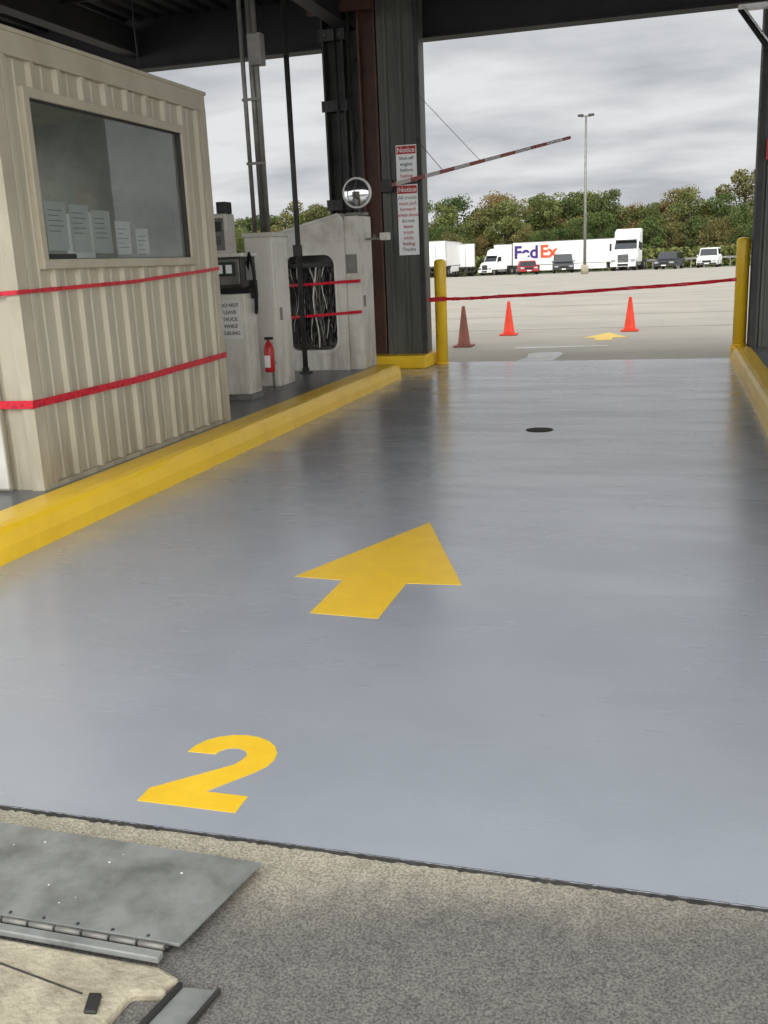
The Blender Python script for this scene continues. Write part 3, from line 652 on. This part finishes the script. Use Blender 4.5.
def tractor(x,y,z,rz,s=1):
    p=root('semi_truck',(x,y,z),rz,True); p.scale=(s,s,s)
    prism('hood',[(-.0,.75),(-.05,1.5),(.3,1.85),(1.5,2.05),(1.5,.75)],'x',-.85,.85,'whitec',p,.06)
    prism('cab',[(1.4,.8),(1.4,1.95),(1.95,2.85),(2.2,3.0),(2.5,3.7),(3.3,3.95),(4.3,3.95),(4.3,.8)],'x',-1.2,1.2,'whitec',p,.08)
    mesh('windshield',[(-1.08,1.43,2.03),(1.08,1.43,2.03),(1.0,1.9,2.8),(-1.0,1.9,2.8)],[(0,1,2,3)],'carglass',p)
    box('side_glass_l',-1.22,-1.19,1.9,2.7,2.05,2.7,'carglass',p); box('side_glass_r',1.19,1.22,1.9,2.7,2.05,2.7,'carglass',p)
    box('grille',-.5,.5,-.08,-.02,.8,1.55,'dsteel',p,.03)
    for k in range(5): box('grille_bar_%d'%k,-.46,.46,-.1,-.08,.86+k*.14,.89+k*.14,'chrome',p)
    box('bumper',-1.2,1.2,-.2,.2,.4,.78,'whitec',p,.06); box('bumper_intake',-.5,.5,-.215,-.19,.47,.68,'black',p)
    for s_ in (-1,1):
        box('fender_%d'%s_,min(s_*.8,s_*1.2),max(s_*.8,s_*1.2),.0,1.4,.75,1.25,'whitec',p,.12)
        box('headlamp_%d'%s_,min(s_*.7,s_*1.12),max(s_*.7,s_*1.12),-.05,.1,.85,1.12,'chrome',p,.03)
        box('mirror_%d'%s_,min(s_*1.35,s_*1.55),max(s_*1.35,s_*1.55),1.5,1.6,1.9,2.6,'black',p,.03)
        tube('mirror_arm_%d'%s_,[(s_*1.15,1.6,2.55),(s_*1.45,1.55,2.55)],.03,'black',p,6)
        wheel(p,s_*1.0,.75,.5,.35,'wheel_f%d'%s_); wheel(p,s_*.95,5.6,.5,.6,'wheel_r%d'%s_); wheel(p,s_*.95,6.9,.5,.6,'wheel_s%d'%s_)
        box('tank_%d'%s_,min(s_*.7,s_*1.15),max(s_*.7,s_*1.15),2.2,4.0,.45,.95,'chrome',p,.1)
    box('frame',-.4,.4,1,7.4,.7,.95,'dsteel',p); box('visor',-1.0,1.0,1.65,1.95,2.82,2.92,'dsteel',p)
    return p
def car(name,x,y,z,rz,body,L_=4.6,W=1.85,Ht=1.5,boxy=False):
    p=root(name,(x,y,z),rz,True); h=W/2
    belt=Ht*.58; hood=Ht*.52
    lower=[(0,.28),(-.02,.55),(.1,hood*.95),(1.2,hood+.05),(1.3,belt),(L_-.5 if not boxy else L_-.1,belt),(L_-.05,belt*.95),(L_,.5),(L_-.1,.28)]
    prism('body',lower,'x',-h,h,body,p,.07)
    if boxy: cab=[(1.25,belt-.02),(1.55,Ht-.03),(1.75,Ht),(L_-.25,Ht),(L_-.12,belt-.02)]
    else: cab=[(1.15,belt-.02),(1.85,Ht-.04),(2.2,Ht),(L_-1.3,Ht-.02),(L_-.5,belt-.02)]
    n=len(cab); vs=[];ins=.12
    for s_ in (-1,1):
        for (yy,zz) in cab: vs.append((s_*(h-.04-(ins if zz>belt else 0)),yy,zz))
    fs=[tuple(range(n)),tuple(range(2*n-1,n-1,-1))]+[(i,(i+1)%n,n+(i+1)%n,n+i) for i in range(n)]
    mesh('cabin',vs,fs,body,p,.04)
    y0,z0=cab[0]; y1,z1=cab[1]
    def lerp(a,b,t): return a+(b-a)*t
    mesh('windshield',[(-h+.14,lerp(y0,y1,.1)-.03,lerp(z0,z1,.1)),(h-.14,lerp(y0,y1,.1)-.03,lerp(z0,z1,.1)),(h-.22,lerp(y0,y1,.9)-.03,lerp(z0,z1,.9)),(-h+.22,lerp(y0,y1,.9)-.03,lerp(z0,z1,.9))],[(0,1,2,3)],'carglass',p)
    ya,za=cab[-1]; yb,zb=cab[-2]
    mesh('rear_glass',[(-h+.14,lerp(ya,yb,.1)+.03,lerp(za,zb,.15)),(h-.14,lerp(ya,yb,.1)+.03,lerp(za,zb,.15)),(h-.22,lerp(ya,yb,.9)+.03,lerp(za,zb,.9)),(-h+.22,lerp(ya,yb,.9)+.03,lerp(za,zb,.9))],[(0,1,2,3)],'carglass',p)
    for s_ in (-1,1):
        mesh('side_glass_%d'%s_,[(s_*(h-.03),y0+.3,belt+.04),(s_*(h-.03),ya-.3,belt+.04),(s_*(h-.14),yb-.1,Ht-.12),(s_*(h-.14),y1+.15,Ht-.12)],[(0,1,2,3)],'carglass',p)
        wheel(p,s_*(h-.1),.85,.34,.22,'wheel_f%d'%s_); wheel(p,s_*(h-.1),L_-.85,.34,.22,'wheel_r%d'%s_)
        box('headlight_%d'%s_,min(s_*(h-.45),s_*(h-.08)),max(s_*(h-.45),s_*(h-.08)),-.04,.05,.55,.7,'chrome',p,.02)
        box('taillight_%d'%s_,min(s_*(h-.35),s_*(h-.06)),max(s_*(h-.35),s_*(h-.06)),L_-.03,L_+.02,.6,.8,'redp',p,.02)
        box('side_mirror_%d'%s_,min(s_*h,s_*(h+.16)),max(s_*h,s_*(h+.16)),1.45,1.55,belt,belt+.14,body,p,.02)
    box('grille',-.4,.4,-.05,0,.5,.68,'black',p); box('bumper',-h+.05,h-.05,-.08,.1,.3,.46,'dsteel' if boxy else body,p,.03)
    box('number_plate',-.2,.2,-.09,-.075,.34,.44,'whitec',p)
    return p
t=semi_trailer(-4.3,131.5,-.66,math.radians(88),16.0)
Tm=(math.pi/2,0,-math.pi/2)
text('logo_text_a','Fed',2.2,(-1.32,14.25,2.75),Tm,'purple',t,.01,bold=.03); text('logo_text_b','Ex',2.2,(-1.32,11.35,2.75),Tm,'orangep',t,.01,bold=.03)
tractor(-4.75,98.5,-.12,math.radians(-6))
semi_trailer(-27.0,115,-.25,math.radians(4),14)
semi_trailer(-25.9,127,-.55,math.radians(20),13)
semi_trailer(-22.9,138.5,-.7,math.radians(10),13)
tractor(-21.9,119,-.38,math.radians(-25),.78)
car('car',-13.1,94,-.05,math.radians(12),'carred',4.4,1.8,1.3)
car('suv',-10.3,98,-.1,math.radians(8),'cardark',4.7,1.95,1.8,True)
car('suv',-.95,95,-.08,math.radians(-12),'cardark',4.6,1.9,1.55,True)
car('suv',2.85,97.5,-.1,math.radians(-8),'whitec',4.3,1.85,1.8,True)
gr=root('guardrail',(0,136,-.7))
for i in range(26): box('post_%d'%i,-14+i*1.6,-13.88+i*1.6,136,136.1,-.75,.6,'galv',gr)
box('rail',-14,27,135.92,136,.35,.6,'galv',gr,.02)

# ---------------------------------------------------------------- foreground steel ramp plate
sp_=root('steel_ramp_plate',(-1.5,2.0,0))
prism('plate',[(-2.4,2.17),(-1.045,2.145),(-1.11,1.79),(-2.4,1.78)],'z',.025,.034,'plate',sp_,.002)
prism('plate_skirt',[(-2.4,2.15),(-1.09,2.125),(-1.15,1.80),(-2.4,1.79)],'z',-.005,.025,'dsteel',sp_)
box('hinge_leaf',-2.4,-1.14,1.738,1.765,.012,.03,'plate',sp_,.003)
for i in range(16): tube('hinge_knuckle_%d'%i,[(-2.38+i*.078,1.773,.033),(-2.38+i*.078+.07,1.773,.033)],.0075,'galv',sp_,10)
tube('hinge_pin',[(-2.4,1.773,.033),(-1.13,1.776,.033)],.004,'dsteel',sp_,8)
for i in range(11): lathe('rivet_%d'%i,[(.005,0),(.005,.0015),(.003,.003)],(-2.2+i*.1,1.80,.034),'dsteel',sp_,8)
random.seed(5)
for i in range(9):
    x=-1.9+.7*random.random(); y=1.86+.26*random.random(); r=.0015+.0025*random.random()
    lathe('paint_fleck_%d'%i,[(r,0),(r*.8,.0006)],(x,y,.034),'whitec',sp_,7)
cbk=root('concrete_pad',(-1.7,1.5,0))
prism('pad',[(-2.6,1.73),(-1.13,1.725),(-1.06,1.70),(-1.08,1.67),(-1.07,1.65),(-1.15,1.63),(-1.17,1.45),(-1.3,1.2),(-2.6,1.2)],'z',-.01,.02,'oldconc',cbk,.01)
tube('rod',[(-1.9,1.70,.021),(-1.5,1.64,.022),(-1.26,1.60,.021)],.0025,'joint',cbk,6)
ai=root('angle_iron_bracket',(-1.0,1.6,0))
prism('angle_flat',[(-1.05,1.69),(-.965,1.70),(-1.01,1.42),(-1.10,1.42)],'z',0,.006,'plate',ai,.002)
prism('angle_leg',[(-1.06,1.69),(-1.05,1.69),(-1.10,1.42),(-1.11,1.42)],'z',0,.02,'dsteel',ai,.002)
prism('angle_outer',[(-.965,1.70),(-.957,1.70),(-1.002,1.42),(-1.01,1.42)],'z',0,.014,'dsteel',ai,.002)
prism('clip_a',[(-1.24,1.60),(-1.21,1.605),(-1.19,1.55),(-1.22,1.545)],'z',.02,.03,'dsteel',ai,.003)
